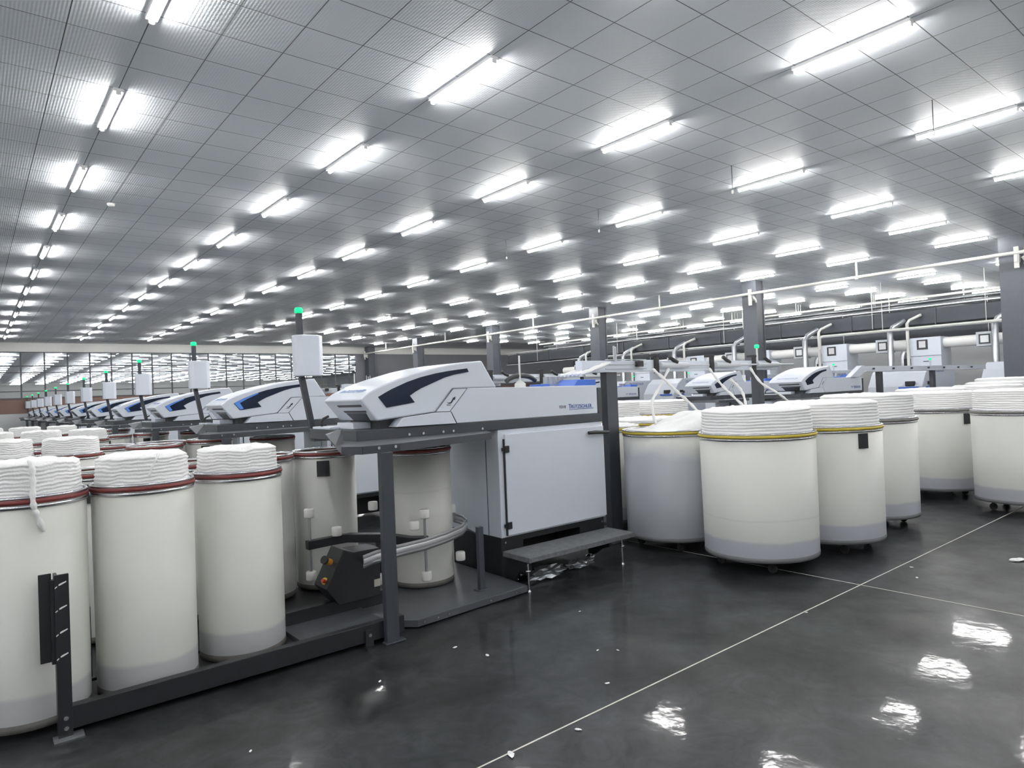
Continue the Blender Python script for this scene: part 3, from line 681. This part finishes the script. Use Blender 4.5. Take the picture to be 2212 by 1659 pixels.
for i in range(6):
    y=4.80+.06*i
    strand('sliver_strand',[(4.82,y,1.812),(5.0,y*.9+.49,1.855),(5.29,y*.8+.978,1.935)],.015,'white sliver strand entering the stepped frame, %s of six side by side'%ORD[i],'slivers entering the draw frame')
for p,lab in sl: strand('sliver_strand',p,.016,lab,'sliver strands on the creel')

# ------------------------------------------------------------------ overhead services
t=thing('overhead_pipe','long white pipe running past the column tops under the ceiling','pipe',(20.95,-6,4.74))
o=(20.95,-6,4.74)
MB(o).cyl((20.95,-6,4.74),(20.95,41.5,4.74),.048,14).build('pipe_run',M['whitepipe'],t)
for y in (1.4,8.95,16.4,23.9,31.5,38.4): MB(o).cyl((20.95,y,4.78),(20.95,y,CZ),.03,8).lathe([(.055,4.68),(.06,4.70),(.03,4.71)],(20.95,y),10).build('hanger_rod',M['whitepipe'],t)
for y in COLY[1:]:
    MB(o).box(20.90,21.18,y-.20,y-.14,4.50,4.70).box(20.93,20.99,y-.22,y-.12,4.35,4.9).tube([(20.95,y-.30,4.62),(21.0,y-.35,4.52),(21.08,y-.32,4.45)],.035,8).build('column_bracket',M['whitepipe'],t)
for i,(x,z,r) in enumerate(((29.4,4.80,.05),(29.8,4.66,.06),(30.2,4.56,.05))):
    oo=(x,1,z)
    t=thing('service_pipe',['galvanised service pipe highest of the three beyond the columns','galvanised service pipe in the middle of the three beyond the columns','galvanised service pipe lowest of the three beyond the columns'][i],'pipe',oo,'service pipes beyond the columns')
    MB(oo).cyl((x,1,z),(x,33,z),r,12).build('pipe_run',M['whitepipe'] if i==0 else M['galv'],t)
    if 1:
        for y in (5.5,8.7,12.0,15.3,18.6,21.9,25.2):
            MB(oo).cyl((x,y+.1*i,z),(x,y+.1*i,CZ),.014,6).build('hanger_rod',M['whitepipe'],t)
oo=(28.2,1,3.86); t=thing('air_duct','big dark air duct that the carding machine pipes run up into','duct',oo)
MB(oo).box(27.45,29.0,1,34,3.58,4.16).build('duct_run',M['duct'],t,.03)
for y in range(3,34,3): MB(oo).box(27.42,29.03,y,y+.04,3.55,4.19).build('duct_flange',M['dark'],t)
for y in (4.6,11.2,17.8,24.4,31.0):
    for x in (27.40,29.05): MB(oo).cyl((x,y,3.58),(x,y,CZ),.014,6).build('hanger_rod',M['whitepipe'],t)
for z in (4.24,3.50): MB(oo).box(27.34,27.42,1,34,z-.02,z+.02).build('cable_tray',M['galv'],t)
oo=(34,1,3.4); t=thing('air_duct','smaller dark air duct behind and below the big one','duct',oo)
MB(oo).box(33.4,34.6,1,34,3.2,3.8).build('duct_run',M['duct'],t,.02)
for y in range(3,34,6): MB(oo).cyl((33.35,y,3.2),(33.35,y,CZ),.014,6).build('hanger_rod',M['whitepipe'],t)
oo=(26.55,1,3.42)
t=thing('service_pipe','white pipe running just above the carding machine ducts','pipe',oo)
MB(oo).tube([(26.55,1,3.42),(26.55,12.75,3.42),(26.56,12.88,3.36),(26.58,12.9,3.2),(26.58,12.9,2.9)],.05,10).build('pipe_run',M['whitepipe'],t)
for y in (3.95,7.22,10.5): MB(oo).cyl((26.55,y,3.42),(26.55,y,CZ),.012,6).build('hanger_rod',M['whitepipe'],t)

# ------------------------------------------------------------------ carding machines with chute boxes
def make_card():
    t=thing('carding_machine','','textile machine')
    # local y: chute box centred at 0; front faces -x
    body=MB().prism([(-2.9,.1),(-2.9,1.35),(-2.55,1.80),(-2.2,2.02),(.1,2.02),(.1,.1)],'y',-.85,.85).build('card_body',M['paint'],t,.02)
    text('maker_lettering','TR\u00dcTZSCHLER',M['inkblue'],body,(-2.0,-.853,1.80),.16)
    MB().box(-2.98,-2.9,-.75,-.15,1.27,1.34).build('blue_cover',M['blue'],body,.01)
    MB().box(-2.6,-2.2,-.92,-.85,1.27,1.33).build('blue_cover',M['blue'],body,.01)
    MB().box(-2.97,-2.8,-.62,-.35,1.36,1.52).build('black_fitting',M['rubber'],body,.02)
    MB().box(-2.45,-2.3,-.93,-.85,1.40,1.50).box(-2.25,-2.2,-.93,-.85,1.36,1.46).build('black_fitting',M['rubber'],body,.01)
    MB().box(-2.85,.1,-.82,.82,0,.1).build('base_frame',M['dark'],t)
    cb=MB().box(0,1.0,-.5,.5,2.02,3.08).build('chute_box',M['paint'],t,.01)
    MB().box(-.012,0,-.08,.28,2.64,3.00).build('window_frame',M['black'],cb,.01)
    MB().box(-.016,-.012,-.01,.21,2.71,2.95).build('window_pane',M['alu'],cb)
    MB().box(-.01,0,-.5,.5,2.40,2.412).box(-.012,0,-.09,.09,2.19,2.22).build('flap_line',M['dark'],cb)
    d=MB().cyl((.35,.5,2.86),(.35,1.25,2.86),.20,20).build('feed_duct',M['nylon'],t)
    d=MB().cyl((.35,1.75,2.86),(.35,2.79,2.86),.19,20).build('feed_duct',M['nylon'],t)
    jb=MB().box(.1,.6,1.25,1.75,2.62,3.12).build('junction_box',M['paint2'],t,.01)
    MB().box(.088,.1,1.33,1.67,2.70,3.04).build('window_frame',M['black'],jb,.01)
    MB().box(.084,.088,1.38,1.62,2.75,2.99).build('window_pane',M['alu'],jb)
    MB().tube([(-.1,1.14,1.9),(-.1,1.14,3.36),(-.02,1.06,3.52),(.36,.80,3.78)],.105,14).build('suction_pipe',M['galv'],t)
    MB().tube([(-.15,.52,2.02),(-.15,.52,3.62),(-.08,.46,3.74),(.38,.24,3.94)],.055,12).build('riser_pipe',M['whitepipe'],t)
    MB().tube([(.4,.9,2.0),(.4,.9,2.45),(.42,.85,2.6)],.11,12).build('lower_pipe',M['galv'],t)
    MB().box(.15,.6,.55,.8,2.0,2.35).build('black_fitting',M['rubber'],t)
    sp=MB().cyl((-1.4,-.6,2.0),(-1.4,-.6,2.22),.03,8).build('signal_mast',M['paint2'],t)
    MB().lathe([(0,2.22),(.045,2.22),(.045,2.27),(0,2.28)],(-1.4,-.6),12).build('signal_lamp',M['green'],sp)
    return t
card=make_card(); cy=[2.65,5.95,9.25,12.55,15.85,19.15,22.45,25.75]
for i,y in enumerate(cy):
    lab='white carding machine with chute box and dark window, %s along the row below the ducts'%ORD[i]
    if i==0: card.location=(27,y,0); card['label']=lab; card['group']='carding machines'
    else: dup(card,(27,y,0),lab,'carding machines')

# ------------------------------------------------------------------ lint on the floor
lint=[(2.43,3.68,.03),(2.50,3.42,.035),(7.10,1.79,.075),(1.82,3.56,.025),(2.26,2.37,.03),(3.05,2.99,.02),(3.14,2.90,.02),(2.74,2.62,.03),(1.0,3.3,.02),(4.6,2.42,.02),(6.0,2.2,.035),(6.3,2.35,.03),(3.5,3.6,.02),(1.88,2.42,.05)]
for i,(x,y,s) in enumerate(lint):
    s*=.55 if s<.07 else .9
    bm=bmesh.new(); bmesh.ops.create_icosphere(bm,subdivisions=2,radius=1)
    for v in bm.verts:
        q=1+.5*noise.noise(v.co*2.3+Vector((i*3.1,0,0)))
        v.co=Vector((v.co.x*s*q,v.co.y*s*.5*q,max(-.001,(v.co.z*.22*q+.15)*s)))
    me=bpy.data.meshes.new('lint_tuft'); bm.to_mesh(me); bm.free(); me.materials.append(M['sliver'])
    ob=bpy.data.objects.new('lint_tuft',me); COL.objects.link(ob); ob.location=(x,y,.002); ob.rotation_euler=(0,0,i*1.3)
    tag(ob,'small white scrap of lint lying on the polished dark floor','lint','lint scraps on the floor')
# lint caught under the step
for i,(x,y,s) in enumerate(((3.95,4.47,.15),(4.40,4.50,.11))):
    bm=bmesh.new(); bmesh.ops.create_icosphere(bm,subdivisions=3,radius=1)
    for v in bm.verts:
        q=1+.7*noise.noise(v.co*2.7+Vector((i*5.1,2,0)))
        v.co=Vector((v.co.x*s*1.4*q,v.co.y*s*.5*q,max(0,(v.co.z*.35*q+.3)*s)))
    me=bpy.data.meshes.new('lint_clump'); bm.to_mesh(me); bm.free(); me.materials.append(M['galv'])
    ob=bpy.data.objects.new('lint_clump',me); COL.objects.link(ob); ob.location=(x,y,.0)
    tag(ob,['grey clump of fluff under the near half of the step','grey clump of fluff under the far half of the step'][i],'lint','fluff under the step')

# ------------------------------------------------------------------ camera, world, view
cam=bpy.data.cameras.new('camera'); co=bpy.data.objects.new('camera',cam); COL.objects.link(co)
yaw,pitch,roll=math.radians(39.2),math.radians(.8),math.radians(-2.31)
f=Vector((math.sin(yaw)*math.cos(pitch),math.cos(yaw)*math.cos(pitch),math.sin(pitch)))
r=Vector((math.cos(yaw),-math.sin(yaw),0)); u=r.cross(f)
r2=r*math.cos(roll)+u*math.sin(roll); u2=-r*math.sin(roll)+u*math.cos(roll)
mx=Matrix((r2,u2,-f)).transposed().to_4x4(); mx.translation=Vector((0,0,1.65)); co.matrix_world=mx
cam.sensor_fit='HORIZONTAL'; cam.sensor_width=36; cam.lens=1440/2212*36; cam.clip_end=300; cam.clip_start=.05
scene.camera=co
w=bpy.data.worlds.new('world'); scene.world=w; w.use_nodes=True; w.node_tree.nodes['Background'].inputs[0].default_value=(.5,.52,.55,1); w.node_tree.nodes['Background'].inputs[1].default_value=.3
vs_=scene.view_settings; vs_.view_transform='Standard'; vs_.look='None'; vs_.gamma=1; vs_.exposure=.95; vs_.use_curve_mapping=False
cy_=scene.cycles; cy_.use_denoising=True; cy_.max_bounces=10; cy_.diffuse_bounces=5; cy_.glossy_bounces=4; cy_.transparent_max_bounces=12; cy_.sample_clamp_indirect=6; cy_.use_light_tree=True
